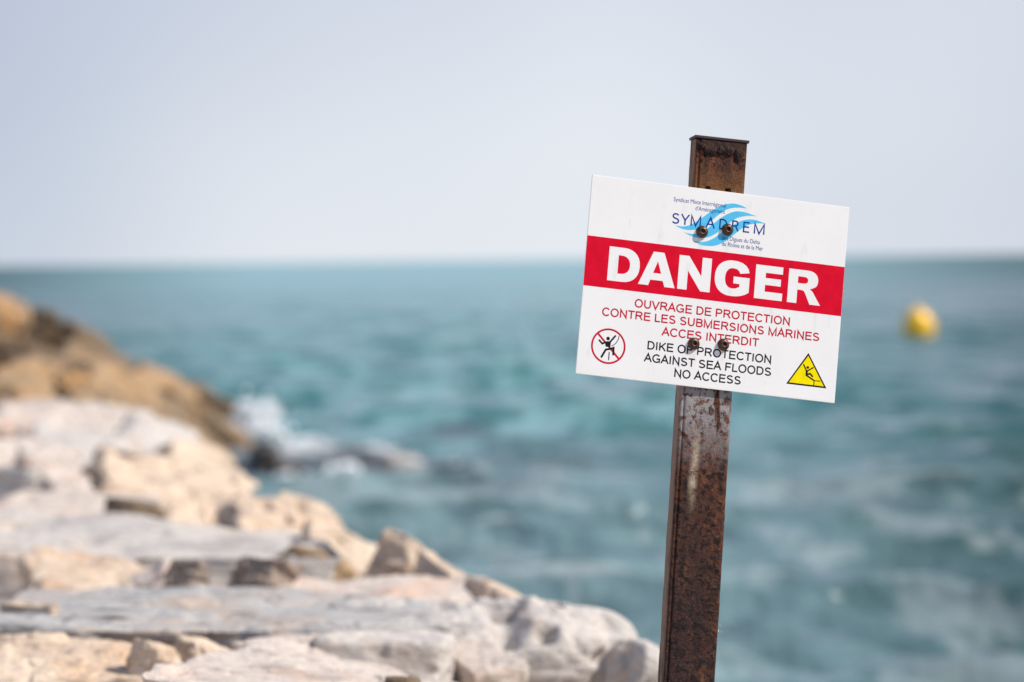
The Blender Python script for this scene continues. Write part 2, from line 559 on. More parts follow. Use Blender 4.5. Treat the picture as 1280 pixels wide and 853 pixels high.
rock('black brown wet rock at the water edge below the splash', 296, 348, 552, 45.8, 1.0, 0.45, (0, 22, 20), 69, WET, group=FR, cuts=11, rough=2.3)
rock('brown sloping rock half hidden behind the sunlit cream boulder', 160, 310, 520, 41.5, 1.5, 0.80, (16, 34, 10), 70, TAN, group=FR, cuts=10, rough=2.3)
rock('tan boulder low on the far ridge above the leaning grey boulder', 130, 235, 484, 41.0, 1.5, 0.70, (16, 30, 10), 71, TAN, group=FR, cuts=10, rough=2.3)

# rocks awash
AW = 'rocks awash off the ridge'
rock('beige topped rock standing in the surf, farthest right of the pale ones', 474, 530, 568, 45.5, 0.6, 0.45, (0, 8, 20), 81, GREY, group=AW, cuts=9, sharp=12)
rock('small dark rock just left of the beige topped one in the surf', 456, 494, 574, 45.2, 0.4, 0.45, (0, 0, 20), 82, WET, 5, group=AW, cuts=9)
rock('flat dark rock awash right of the beige topped one', 515, 570, 582, 45.6, 0.8, 0.40, (0, 6, 20), 83, WET, 5, group=AW, cuts=9)
rock('dark rock awash behind the white foam bank', 405, 465, 560, 48.0, 0.9, 0.40, (0, 6, 20), 84, WET, 5, group=AW, cuts=9)
rock('low dark rock awash between the ridge foot and the foam bank', 335, 392, 572, 45.5, 0.6, 0.45, (0, 6, 20), 85, WET, 5, group=AW, cuts=9)

# ------------------------------------------------------------------ embankment under the rocks
EDGE = np.array([(0, 1.2), (4, 0.95), (6, 0.6), (7.5, 0.05), (9, -0.25), (11, -0.75), (14.4, -1.3), (18, -2.0), (25, -3.2),
                 (35, -5.0), (45, -6.6), (56, -8.0), (60, -9.5), (64, -13), (70, -22), (90, -60)])


def make_embankment():
    ys = np.concatenate([np.linspace(-6, 20, 160), np.linspace(20.3, 75, 150)])
    s = np.concatenate([np.linspace(-40, -6, 20), np.linspace(-5.7, 4.5, 130)])
    xe = np.interp(ys, EDGE[:, 0], EDGE[:, 1])
    X = xe[:, None] + s[None, :]
    Y = np.repeat(ys[:, None], len(s), 1)
    S = np.repeat(s[None, :], len(ys), 0)
    top = np.interp(Y, [0, 5, 7, 9, 20, 30, 45, 60, 66], [1.30, 1.30, 1.38, 1.43, 1.42, 1.36, 1.50, 1.45, -1.2])
    Z = np.where(S < 0, top, top - S * 1.0)
    q = np.stack([X.ravel(), Y.ravel(), Z.ravel()], 1)
    f, g = facets(q * np.array([1.3, 1.3, 1.3]), 5)
    f2, g2 = facets(q * 4.0, 15)
    open_ = np.clip((7.0 - Y.ravel()) / 1.5, 0, 1)
    open_ = np.maximum(open_, np.clip((X.ravel() / -np.maximum(Y.ravel(), 1) - 0.15) / 0.05, 0, 1))
    Z = Z + ((0.06 + 0.16 * open_) * f - (0.10 * open_ + 0.02) * np.clip(1 - g / 0.12, 0, 1) + 0.05 * f2 + 0.02 * fbm(q * 6, 8, 4)).reshape(Z.shape)
    Z = np.maximum(Z, -1.6)
    nr, nc = X.shape
    idx = np.arange(nr * nc).reshape(nr, nc)
    F = np.stack([idx[:-1, :-1], idx[:-1, 1:], idx[1:, 1:], idx[1:, :-1]], -1).reshape(-1, 4)
    o = link('embankment', mesh_np('embankment', np.stack([X, Y, Z], -1).reshape(-1, 3), F, True), MIXED)
    tag(o, 'rubble slope of the breakwater under its boulders', kind='structure')


make_embankment()


# ------------------------------------------------------------------ sea
def make_sea():
    rows = np.concatenate([np.array([0.01, 1.5, 2.5, 3.5]), 4 * np.exp(np.arange(0, 230) * 0.007), 20.1 * np.exp(np.arange(0, 900) * 0.0034)])
    while rows[-1] < 60000:
        rows = np.append(rows, rows[-1] * 1.03)
    fine_az = np.radians(np.linspace(-12.0, 12.0, 270))
    grow, st = [fine_az[-1]], fine_az[1] - fine_az[0]
    while grow[-1] < math.pi - 0.05:
        st *= 1.035
        grow.append(min(grow[-1] + st, math.pi))
    grow[-1] = math.pi
    grow = np.array(grow[1:])
    az = np.concatenate([-grow[::-1], fine_az, grow])
    Rr, A = np.meshgrid(rows, az, indexing='ij')
    X = Rr * np.sin(A)
    Y = Rr * np.cos(A)
    dr = np.gradient(rows)[:, None] * np.ones_like(A)
    da = np.gradient(az)[None, :] * Rr
    sp = np.maximum(dr, da)
    rs = np.random.RandomState(4)
    Z = np.zeros_like(X)
    DX = np.zeros_like(X)
    DY = np.zeros_like(X)
    wind = math.radians(-95)                       # waves run towards the shore and to the left
    for k in range(72):
        lam = 0.35 * (6.5 / 0.35) ** (k / 71.0)
        amp = 0.0160 * lam ** 0.8 * rs.uniform(0.6, 1.3)
        if lam > 1.9:
            amp *= (1.9 / lam) ** 1.3
        th = wind + rs.normal(0, 0.36 if lam < 2.5 else 0.25)
        kk = 2 * math.pi / lam
        kx, ky = kk * math.cos(th), kk * math.sin(th)
        ph = rs.uniform(0, 2 * math.pi)
        att = np.clip((lam / (sp + 1e-6) - 2.5) / 3.0, 0, 1)
        arg = kx * X + ky * Y + ph
        c, s_ = np.cos(arg), np.sin(arg)
        Z += amp * att * c
        DX -= 0.85 * amp * att * s_ * math.cos(th)
        DY -= 0.85 * amp * att * s_ * math.sin(th)
    grp = 0.65 + 0.5 * (fbm(np.stack([X.ravel() / 5, Y.ravel() / 9, 0 * X.ravel()], 1), 91, 2).reshape(X.shape) + 0.5)
    Z *= grp
    X2, Y2 = X + DX * grp, Y + DY * grp
    nr, nc = X.shape
    idx = np.arange(nr * nc).reshape(nr, nc)
    F = np.stack([idx[:-1, :-1], idx[:-1, 1:], idx[1:, 1:], idx[1:, :-1]], -1).reshape(-1, 4)
    F = F[:, ::-1]
    me = mesh_np('sea', np.stack([X2, Y2, Z], -1).reshape(-1, 3), F, True)
    # foam: broken water round the rocks awash, and thin lace on the near swell
    q = np.stack([X.ravel(), Y.ravel(), 0 * X.ravel()], 1)
    foam = np.zeros(len(q))
    for px, py, rx, ry, a in ((352, 590, 0.25, 0.8, 0.6), (425, 604, 0.5, 0.7, 1.0), (375, 575, 0.35, 0.8, 0.7), (330, 585, 0.3, 1.0, 0.7), (505, 610, 0.3, 0.5, 0.35)):
        dd = EYE * F_PX / (py - 329.0)
        c = at(px, py, dd)
        foam = np.maximum(foam, a * np.exp(-((q[:, 0] - c.x) / rx) ** 2 - ((q[:, 1] - c.y) / ry) ** 2))
    lace = fbm(q * np.array([1.4, 0.7, 1]), 71, 5, 0.6, ridged=True)
    foam = np.clip((foam * (0.75 + 0.9 * lace)), 0, 1)
    near = np.clip((46 - Y.ravel()) / 10, 0, 1) * np.clip((Y.ravel() - 10) / 8, 0, 1)
    pat = fbm(q * np.array([0.7, 0.5, 1]), 55, 3)
    foam = np.maximum(foam, np.clip(near * (lace * 0.4 + pat * 0.7 - 0.12), 0, 0.16))
    caps = np.clip((Z.ravel() / 0.2 - 0.9), 0, 1) * np.clip(lace + 0.5, 0, 1)
    foam = np.maximum(foam, np.clip(caps, 0, 0.25))
    at_ = me.attributes.new('foam', 'FLOAT', 'POINT')
    at_.data.foreach_set('value', foam.astype(np.float32))

    reef_trough = np.zeros(len(q))                        # dark stones just under the surface, plus one painted dark wave trough
    for px, py, rx, ry, a in ((345, 590, 0.8, 3.0, 1.0), (440, 585, 1.0, 3.5, 1.0), (520, 590, 0.9, 2.5, 0.9), (620, 588, 1.5, 3.5, 0.6), (720, 575, 1.8, 3.5, 0.4), (575, 541, 0.45, 1.6, 0.9)):
        dd = EYE * F_PX / (py - 325.0)
        c = at(px, py, dd)
        reef_trough = np.maximum(reef_trough, a * np.exp(-((q[:, 0] - c.x) / rx) ** 2 - ((q[:, 1] - c.y) / ry) ** 2))
    reef_trough = np.clip(reef_trough * (0.9 + 0.9 * lace), 0, 1)
    at2 = me.attributes.new('reef_trough', 'FLOAT', 'POINT')
    at2.data.foreach_set('value', reef_trough.astype(np.float32))
    t = NT('sea_water')
    a = t.n('ShaderNodeAttribute', attribute_name='foam')
    rf = t.n('ShaderNodeAttribute', attribute_name='reef_trough')
    v = t.coord((1, 0.55, 1), space='Object')
    geo = t.n('ShaderNodeNewGeometry')
    sp3 = t.n('ShaderNodeSeparateXYZ')
    t.l(geo.outputs['Position'], sp3.inputs[0])
    # teal mottle: dark wave troughs are painted into the water colour
    trough_tone = t.noise(t.coord((0.9, 0.14, 1)), 1.0, 4, 0.6, 0.3)
    teal = t.mix(t.rng(trough_tone, 0.43, 0.58), (0.030, 0.145, 0.150), (0.185, 0.365, 0.380))
    sheen_lanes = t.noise(t.coord((0.45, 0.11, 1), (0, 0, 0.06)), 1.0, 5, 0.65, 0.2)
    teal = t.mix(t.rng(sheen_lanes, 0.46, 0.66, 0.0, 0.45), teal, (0.25, 0.36, 0.39))  # pale streaks painted in for sky reflected by rippled water
    nearc = t.rng(sp3.outputs['Y'], 56, 40)
    teal = t.mix(t.math('MULTIPLY', nearc, 0.58), teal, (0.175, 0.225, 0.245))
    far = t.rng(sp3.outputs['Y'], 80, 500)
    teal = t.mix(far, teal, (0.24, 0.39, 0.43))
    side_dim = t.math('SUBTRACT', sp3.outputs['X'], t.math('MULTIPLY', sp3.outputs['Y'], 0.060))  # both sides of the view darkened by colour, imitating lens falloff
    side_dim = t.math('DIVIDE', side_dim, t.math('MULTIPLY', sp3.outputs['Y'], 0.075))
    side_dim2 = t.math('MULTIPLY', t.math('ADD', sp3.outputs['X'], t.math('MULTIPLY', sp3.outputs['Y'], 0.075)), -1.0)
    side_dim2 = t.math('DIVIDE', side_dim2, t.math('MULTIPLY', sp3.outputs['Y'], 0.06))
    side_dim = t.math('MAXIMUM', side_dim, side_dim2)
    side_dim_n = t.math('ADD', side_dim, t.math('MULTIPLY', t.math('SUBTRACT', trough_tone, 0.5), 1.2))
    water_body = t.mix(t.rng(side_dim_n, -0.1, 1.0, 0, 0.80), teal, (0.018, 0.060, 0.060))
    water_body = t.mix(t.math('MULTIPLY', rf.outputs['Fac'], 0.85), water_body, (0.060, 0.062, 0.078))
    col = t.mix(t.rng(a.outputs['Fac'], 0.05, 0.75), water_body, (0.78, 0.80, 0.82))
    r1 = t.noise(v, 3.2, 5, 0.6, 0.3)
    nb = t.bump(r1, 0.55, 0.12)
    r2 = t.noise(v, 0.5, 4, 0.6, 0.3)
    nb = t.bump(r2, 0.5, 0.6, nb)
    t.b.inputs['IOR'].default_value = 1.33
    rgh = t.math('MAXIMUM', t.rng(a.outputs['Fac'], 0.05, 0.6, 0.12, 0.8), t.rng(sp3.outputs['Y'], 60, 600, 0.12, 0.5))
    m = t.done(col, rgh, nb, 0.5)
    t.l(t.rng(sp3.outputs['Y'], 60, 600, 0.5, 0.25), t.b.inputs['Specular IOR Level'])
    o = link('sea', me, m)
    tag(o, 'choppy blue green sea reaching to the horizon', kind='structure')


make_sea()


# ------------------------------------------------------------------ foam and spray
def droplets(name, blobs, seed, mat, label):
    rs = np.random.RandomState(seed)
    v0, f0 = ico(1)
    cos, fcs, k = [], [], 0
    for (c, sx, sy, sz, n, rmin, rmax) in blobs:
        sub = rs.normal(0, 1, (max(4, n // 45), 3)) * 0.95        # the water breaks into clots and jets
        for _ in range(n):
            g = sub[rs.randint(len(sub))] + rs.normal(0, 1, 3) * (0.22 + 0.5 * rs.rand() ** 4)
            p = np.array([c.x, c.y, c.z]) + g * np.array([sx, sy, sz])
            if p[2] < -0.05: p[2] = abs(p[2]) * 0.3
            r = rmin + (rmax - rmin) * rs.rand() ** 2
            cos.append(v0 * r * rs.uniform(0.6, 1.4, 3) + p)
            fcs.append(f0 + k * len(v0))
            k += 1
    o = link(name, mesh_np(name, np.concatenate(cos), np.concatenate(fcs), True), mat)
    tag(o, label, kind='stuff')


tf = NT('white_sea_foam')
FOAM = tf.done((0.86, 0.88, 0.90), 0.6, None, 0.4)
tf.b.inputs['Subsurface Weight'].default_value = 0.0
droplets('spray', [(at(322, 522, 50.5), 0.11, 0.3, 0.13, 1100, 0.012, 0.045), (at(314, 545, 50.0), 0.22, 0.3, 0.08, 1200, 0.012, 0.05),
                   (at(296, 546, 50.3), 0.10, 0.3, 0.10, 450, 0.012, 0.04), (at(330, 520, 50.5), 0.30, 0.5, 0.22, 160, 0.006, 0.02)], 3, FOAM,
         'white burst of spray where a wave hits the foot of the far ridge')
droplets('foam', [(at(425, 592, 45.5), 0.24, 0.3, 0.035, 1200, 0.02, 0.05), (at(372, 566, 47.8), 0.16, 0.3, 0.035, 300, 0.015, 0.04),
                  (at(355, 596, 45.6), 0.10, 0.3, 0.03, 250, 0.015, 0.04), (at(470, 560, 47.5), 0.25, 0.4, 0.02, 200, 0.01, 0.03), (at(402, 585, 46.5), 0.2, 0.3, 0.03, 260, 0.01, 0.035)], 5, FOAM,
         'bank of white foam left by a breaking wave among the rocks awash')


# ------------------------------------------------------------------ buoy
def lathe(profile, seg=40):
    a = np.linspace(0, 2 * math.pi, seg, endpoint=False)
    co = np.array([(r * math.cos(t), r * math.sin(t), z) for r, z in profile for t in a])
    F = []
    for i in range(len(profile) - 1):
        for j in range(seg):
            F.append((i * seg + j, i * seg + (j + 1) % seg, (i + 1) * seg + (j + 1) % seg, (i + 1) * seg + j))
    return co, np.array(F)


def make_buoy():
    p = at(1150, 424, 112.0)
    root = bpy.data.objects.new('buoy', None)
    COL.objects.link(root)
    root.location = (p.x, p.y, -0.05)
    root.rotation_euler = (math.radians(4), math.radians(-6), 0)
    root.scale = (1.12, 1.12, 1.10)
    tag(root, 'yellow egg shaped mooring buoy floating alone on the sea at right', 'buoy')
    prof = []
    for k in range(33):
        t = math.pi * k / 32
        r = 0.42 * math.sin(t) * (1 - 0.10 * math.cos(t))
        prof.append((max(r, 0.002), 0.40 - 0.50 * math.cos(math.pi - t) * -1))
    prof = [(r, 0.42 - 0.50 * math.cos(math.pi * k / 32)) for k, (r, _) in enumerate(prof)]
    prof = [(max(0.002, 0.42 * math.sin(math.pi * k / 32) * (1 + 0.10 * math.cos(math.pi * k / 32))), z) for k, (_, z) in enumerate(prof)]
    co, F = lathe(prof)
    ym = NT('yellow_buoy_plastic')
    v = ym.coord()
    n1 = ym.noise(v, 6, 4, 0.6)
    mt = ym.done(ym.mix(ym.rng(n1, 0.4, 0.7), (0.94, 0.50, 0.010), (0.97, 0.58, 0.015)), 0.25, None, 0.6)
    link('float_body', mesh_np('float_body', co, F), mt, root)
    co, F = lathe([(0.432, 0.37), (0.452, 0.385), (0.452, 0.415), (0.432, 0.43)])
    link('rim', mesh_np('rim', co, F), mt, root)
    co, F = lathe([(0.002, 0.90), (0.07, 0.90), (0.09, 0.92), (0.085, 0.96), (0.04, 0.985), (0.002, 0.99)], 20)
    link('top_cap', mesh_np('top_cap', co, F), plain('white_plastic', (0.75, 0.74, 0.7), 0.35), root)


make_buoy()

# ------------------------------------------------------------------ the danger sign: post, panel, bolts
zc = Vector((0.067, 1.0, -0.12)).normalized()
xc = Vector((0.970, -(0.970 * 0.067 + 0.235 * 0.12), -0.235)).normalized()
ax_x = CR @ xc
ax_z = CR @ zc
ax_y = ax_z.cross(ax_x)
S = at(887.4, 364.0, FOCUS)
POST_Z = 1.45                                # height of the panel centre above the foot of the post
root = bpy.data.objects.new('danger_sign', None)
COL.objects.link(root)
rot3 = Matrix((ax_x, ax_y, ax_z)).transposed()
root.matrix_world = Matrix.Translation(S - ax_z * POST_Z) @ rot3.to_4x4()
tag(root, 'rusty leaning steel post carrying a white and red danger board', 'sign')

PW, PD, PTOP = 0.0840, 0.031, 1.45 + 0.2325


def rust_material(name, pale_amt):
    t = NT(name)
    v = t.coord()
    vl = t.coord((1, 1, 0.28))
    big = t.noise(vl, 16, 5, 0.6, 0.6)
    fine = t.noise(v, 210, 6, 0.75)
    med = t.noise(v, 70, 6, 0.7, 0.3)
    c = t.n('ShaderNodeTexCoord')
    sz = t.n('ShaderNodeSeparateXYZ')
    t.l(c.outputs['Object'], sz.inputs[0])
    brown = t.ramp(big, [(0.30, (0.032, 0.012, 0.009)), (0.46, (0.085, 0.028, 0.017)), (0.60, (0.16, 0.052, 0.024)), (0.75, (0.23, 0.085, 0.038))])
    plum = t.ramp(big, [(0.32, (0.020, 0.010, 0.009)), (0.50, (0.042, 0.018, 0.015)), (0.70, (0.066, 0.028, 0.020))])
    hgt = t.math('ADD', sz.outputs['Z'], t.math('MULTIPLY', t.math('SUBTRACT', t.noise(v, 9, 3), 0.5), 0.35))
    base = t.mix(t.rng(hgt, 1.22, 0.98), brown, plum)
    runs = t.noise(t.coord((1, 1, 0.05)), 70, 4, 0.6, 0.2)
    base = t.mix(t.rng(runs, 0.50, 0.64, 0, 0.65), base, (0.022, 0.011, 0.010))
    patch = t.noise(t.coord((1, 1, 0.4)), 26, 4, 0.6, 0.5)
    base = t.mix(t.rng(patch, 0.56, 0.66, 0, 0.6), base, (0.20, 0.075, 0.030))
    base = t.mix(t.rng(fine, 0.54, 0.64, 0, 0.5), base, (0.19, 0.075, 0.035))
    base = t.mix(t.rng(med, 0.52, 0.57, 0, 0.92), base, (0.010, 0.005, 0.005))
    base = t.mix(t.rng(t.noise(v, 140, 4, 0.7), 0.54, 0.58, 0, 0.85), base, (0.012, 0.006, 0.006))
    orange = t.math('MULTIPLY', t.rng(sz.outputs['X'], 0.012, 0.040, 0, 0.35), t.rng(t.noise(v, 90, 4, 0.6), 0.50, 0.58))
    base = t.mix(orange, base, (0.26, 0.085, 0.03))
    pz = t.noise(t.coord((1.3, 1.3, 0.22)), 22, 5, 0.6, 0.3)
    # flakes of old grey paint survive just under the panel and in one long streak
    zone = t.rng(sz.outputs['Z'], 1.17, 1.27, 0.0, 1.0)
    zone2 = t.rng(sz.outputs['Z'], 1.30, 1.34, 1.0, 0.0)
    zz = t.math('MULTIPLY', zone, zone2)
    pm = t.math('MULTIPLY', t.math('MULTIPLY', t.rng(pz, 0.45, 0.50), t.rng(t.noise(v, 75, 5, 0.7), 0.42, 0.50, 0.1, 1.0)), zz)
    base = t.mix(t.math('MULTIPLY', pm, pale_amt), base, (0.36, 0.34, 0.345))
    # yellow brown zone above the panel
    yz = t.math('MULTIPLY', t.rng(sz.outputs['Z'], 1.60, 1.645, 1.0, 0.0), t.rng(sz.outputs['Z'], 1.50, 1.55, 0.0, 1.0))
    base = t.mix(t.math('MULTIPLY', yz, t.rng(med, 0.35, 0.65, 0.3, 1.0)), base, (0.27, 0.115, 0.035))
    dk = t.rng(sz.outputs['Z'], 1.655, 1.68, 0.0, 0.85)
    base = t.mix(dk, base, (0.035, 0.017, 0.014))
    # folded left flange painted lighter tan, standing in for light bounced off the rocks
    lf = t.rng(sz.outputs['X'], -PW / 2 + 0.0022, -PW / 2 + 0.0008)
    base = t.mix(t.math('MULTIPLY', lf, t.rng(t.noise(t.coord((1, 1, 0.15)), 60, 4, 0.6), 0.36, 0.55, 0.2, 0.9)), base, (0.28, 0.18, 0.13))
    # pale scrape on the front, lower down
    sx = t.rng(t.math('ABSOLUTE', t.math('ADD', sz.outputs['X'], t.math('ADD', 0.017, t.math('MULTIPLY', t.noise(v, 30, 3), -0.008)))), 0.002, 0.009, 1.0, 0.0)
    sz2 = t.rng(t.math('ABSOLUTE', t.math('ADD', sz.outputs['Z'], -1.175)), 0.02, 0.075, 1.0, 0.0)
    base = t.mix(t.math('MULTIPLY', t.math('MULTIPLY', sx, sz2), t.rng(med, 0.35, 0.6)), base, (0.50, 0.40, 0.30))
    nb = t.bump(med, 1.0, 0.004)
    nb = t.bump(fine, 1.0, 0.0022, nb)
    return t.done(base, t.rng(fine, 0.3, 0.7, 0.5, 0.8), nb, 0.22)


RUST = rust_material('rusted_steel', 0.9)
DARKSTEEL = plain('dark_rusted_edge', (0.045, 0.024, 0.028), 0.6)


def make_post():
    r = 0.006
    prof, nrm = [], []
    hx, hy = PW / 2, PD / 2
    # rounded rectangle, sampled finely; front face at y=-hy
    segs = []
    corners = [(-hx + r, -hy + r, 180), (hx - r, -hy + r, 270), (hx - r, hy - r, 0), (-hx + r, hy - r, 90)]
    for ci, (cx, cy, a0) in enumerate(corners):
        for k in range(7):
            a = math.radians(a0 + 90 * k / 6)
            segs.append((cx + r * math.cos(a), cy + r * math.sin(a), math.cos(a), math.sin(a)))
        nx = corners[(ci + 1) % 4]
        a = math.radians(a0 + 90)
        p0 = np.array([cx + r * math.cos(a), cy + r * math.sin(a)])
        p1 = np.array([nx[0] + r * math.cos(a), nx[1] + r * math.sin(a)])
        n = (46, 14, 26, 20)[ci]
        for k in range(1, n):
            q = p0 + (p1 - p0) * k / n
            segs.append((q[0], q[1], math.cos(a), math.sin(a)))
    P = np.array(segs)
    zs = np.arange(-0.25, PTOP + 0.0001, 0.0016)
    nz, npf = len(zs), len(P)
    X = np.repeat(P[None, :, 0], nz, 0)
    Y = np.repeat(P[None, :, 1], nz, 0)
    Z = np.repeat(zs[:, None], npf, 1)
    q = np.stack([X.ravel(), Y.ravel(), Z.ravel()], 1)
    h = 0.0007 * fbm(q * 30, 3, 4)
    sc = np.clip(fbm(q * 130, 5, 3), -1, 1)
    right = np.clip((X.ravel() + 0.01) / 0.045, 0.1, 1) * np.clip((hx - 0.003 - X.ravel()) / 0.006, 0.12, 1)              # scale blisters grow towards the sea side
    low = np.clip((1.30 - Z.ravel()) / 0.25, 0.15, 1)
    h += 0.0030 * np.clip(sc - 0.10, 0, 0.45) * right * low * 1.3
    bl = vnoise(q * 170, 23)
    h += 0.0022 * np.clip(bl - 0.42, 0, 1) * 2.2 * right * low
    h -= 0.0010 * np.clip(fbm(q * np.array([90, 90, 50]), 9, 3) - 0.25, 0, 1)
    # rolled lip: a shallow groove down the left of the front face
    front = (Y.ravel() < -hy + 0.004)
    g = np.exp(-((X.ravel() + hx - 0.0075) / 0.0016) ** 2)
    h = h - 0.0028 * g * front
    # two punched slots just above the panel
    for (x0, x1, z0, z1) in ((0.010, 0.0185, 1.596, 1.6080), (-0.0205, -0.0155, 1.602, 1.6085)):
        m = front & (X.ravel() > x0) & (X.ravel() < x1) & (Z.ravel() > z0) & (Z.ravel() < z1)
        h = np.where(m, -0.012, h)
    nx = np.repeat(P[None, :, 2], nz, 0).ravel()
    ny = np.repeat(P[None, :, 3], nz, 0).ravel()
    co = q + np.stack([nx * h, ny * h, 0 * h], 1)
    idx = np.arange(nz * npf).reshape(nz, npf)
    nxt = np.roll(idx, -1, 1)
    F = np.stack([idx[:-1], nxt[:-1], nxt[1:], idx[1:]], -1).reshape(-1, 4)
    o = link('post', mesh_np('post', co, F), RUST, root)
    return o


post = make_post()


def box_mesh(name, x0, x1, y0, y1, z0, z1, bevel=0.0, segs=2):
    bm = bmesh.new()
    bmesh.ops.create_cube(bm, size=1)
    for v in bm.verts:
        v.co = Vector(((x0 + x1) / 2 + v.co.x * (x1 - x0), (y0 + y1) / 2 + v.co.y * (y1 - y0), (z0 + z1) / 2 + v.co.z * (z1 - z0)))
    if bevel:
        bmesh.ops.bevel(bm, geom=bm.edges[:], offset=bevel, segments=segs, affect='EDGES', profile=0.6)
    return bm_mesh(name, bm)


link('cap_plate', box_mesh('cap_plate', -PW / 2 - 0.0012, PW / 2 + 0.002, -PD / 2 - 0.0012, PD / 2 + 0.002, PTOP + 0.0003, PTOP + 0.0045, 0.0008), DARKSTEEL, root)
# beads of weld under the cap, on the front and the left side
rw = np.random.RandomState(8)
for k, (wx, wz, sx, szz) in enumerate(((-0.023, -0.017, 0.0058, 0.0085), (-0.0135, -0.019, 0.0058, 0.0080), (-0.0005, -0.016, 0.0062, 0.0075),
                                       (0.0125, -0.0145, 0.0085, 0.0085), (0.0265, -0.021, 0.0065, 0.0110), (-0.034, -0.012, 0.005, 0.007))):
    v0, f0 = ico(4)
    co = v0 * np.array([sx, 0.0040, szz]) * (1 + 0.30 * fbm(v0 * 1.6, 40 + k, 2))[:, None]
    o = link('weld_bead', mesh_np('weld_bead', co, f0), RUST, root)
    o.location = (wx, -PD / 2, PTOP + wz)
    o.rotation_euler = (0, rw.uniform(-0.4, 0.4), 0)

# ---- panel
SW, SH, ST = 0.4140, 0.3060, 0.003
PY = -PD / 2 - 0.0035                     # back of the panel
panel_empty_rot = math.radians(1.15)
wp = NT('white_sign_enamel')
vv = wp.coord()
n1 = wp.noise(vv, 9, 4, 0.6)
n2 = wp.noise(wp.coord((1, 1, 0.35)), 60, 4, 0.6)
cw = wp.mix(wp.rng(n1, 0.4, 0.75, 0, 0.5), (0.88, 0.87, 0.87), (0.79, 0.785, 0.78))
cw = wp.mix(wp.rng(n2, 0.60, 0.80, 0, 0.35), cw, (0.60, 0.57, 0.52))
n3 = wp.noise(wp.coord((1, 1, 0.12)), 120, 3, 0.5)
cw = wp.mix(wp.rng(n3, 0.70, 0.78, 0, 0.25), cw, (0.50, 0.48, 0.46))
wc = wp.n('ShaderNodeTexCoord')
ws = wp.n('ShaderNodeSeparateXYZ')
wp.l(wc.outputs['Object'], ws.inputs[0])
for bx, bz in ((-0.0268, 0.0862), (0.0135, 0.0944), (-0.0257, -0.0871), (0.0214, -0.0831)):   # faint rust runs below the bolts
    ddx = wp.math('ABSOLUTE', wp.math('ADD', wp.math('SUBTRACT', ws.outputs['X'], bx), wp.math('MULTIPLY', wp.math('SUBTRACT', n2, 0.5), 0.006)))
    mxr = wp.rng(ddx, 0.0010, 0.0075, 1.0, 0.0)
    mzr = wp.math('MULTIPLY', wp.rng(ws.outputs['Z'], bz - 0.045, bz - 0.006, 0.0, 1.0), wp.rng(ws.outputs['Z'], bz + 0.004, bz + 0.010, 1.0, 0.0))
    cw = wp.mix(wp.math('MULTIPLY', wp.math('MULTIPLY', mxr, mzr), 0.20), cw, (0.45, 0.27, 0.14))
WHITE = wp.done(cw, 0.42, wp.bump(n1, 0.1, 0.001), 0.3)
panel = link('panel', box_mesh('panel', -SW / 2, SW / 2, -ST, 0, -SH / 2, SH / 2, 0.0006, 2), WHITE, root)
panel.location = (0, PY, POST_Z)
panel.rotation_euler = (0, panel_empty_rot, 0)

RED = plain('red_sign_print', (0.70, 0.003, 0.026), 0.4, 0.0, 0.10)
REDT = plain('crimson_lettering', (0.56, 0.008, 0.032), 0.45, 0.0, 0.12)
BLACK = plain('black_print', (0.012, 0.012, 0.014), 0.45, 0.0, 0.12)
NAVY = plain('navy_print', (0.006, 0.045, 0.28), 0.45, 0.0, 0.12)
CYAN = plain('light_blue_print', (0.10, 0.55, 0.87), 0.45, 0.0, 0.12)
YEL = plain('yellow_print', (0.96, 0.77, 0.001), 0.45, 0.0, 0.08)
PRINT = -ST - 0.00006


def uv(a, b):
    """panel fraction (from the left, from the top) to panel-local x, z"""
    return ((a - 0.5) * SW, (0.5 - b) * SH)


class Flat:
    """flat print: polygons laid in the panel's plane; each stroke 15 microns above the one before"""

    def __init__(self, level=0):
        self.v, self.f, self.k, self.lv = [], [], 0, level

    def y(self):
        self.k += 1
        return PRINT - self.lv * 0.00003 - (self.k % 9) * 0.000002

    def strip(self, pts, w, closed=False, cap=True):
        """pts in panel metres (x,z); ribbon of width w with mitred joints"""
        p = [Vector(q) for q in pts]
        n = len(p)
        y = self.y()
        base = len(self.v)
        for i in range(n):
            a = p[i - 1] if (i > 0 or closed) else None
            b = p[(i + 1) % n] if (i < n - 1 or closed) else None
            d1 = (p[i] - a).normalized() if a is not None else None
            d2 = (b - p[i]).normalized() if b is not None else None
            if d1 is None: d1 = d2
            if d2 is None: d2 = d1
            m = (d1 + d2)
            m = m.normalized() if m.length > 1e-6 else d1
            nn = Vector((-m.y, m.x))
            c = max(0.35, nn.dot(Vector((-d1.y, d1.x))))
            off = nn * (w / 2 / c)
            for s in (1, -1):
                q = p[i] + off * s
                self.v.append((q.x, y, q.y))
        for i in range(n - 1 + (1 if closed else 0)):
            j = (i + 1) % n
            self.f.append((base + 2 * i, base + 2 * i + 1, base + 2 * j + 1, base + 2 * j))

    def poly(self, pts):
        y = self.y()
        base = len(self.v)
        for q in pts:
            self.v.append((q[0], y, q[1]))
        self.f.append(tuple(range(base, base + len(pts))))

    def disc(self, c, r, n=20):
        self.poly([(c[0] + r * math.cos(2 * math.pi * k / n), c[1] + r * math.sin(2 * math.pi * k / n)) for k in range(n)])

    def build(self, name, mat, parent):
        me = bpy.data.meshes.new(name)
        me.from_pydata(self.v, [], self.f)
        me.update()
        bm = bmesh.new()
        bm.from_mesh(me)
        bmesh.ops.triangulate(bm, faces=[f for f in bm.faces if len(f.verts) > 4])
        for f in bm.faces:
            if f.normal.y > 0:
                f.normal_flip()
        bm.to_mesh(me)
        bm.free()
        return link(name, me, mat, parent)


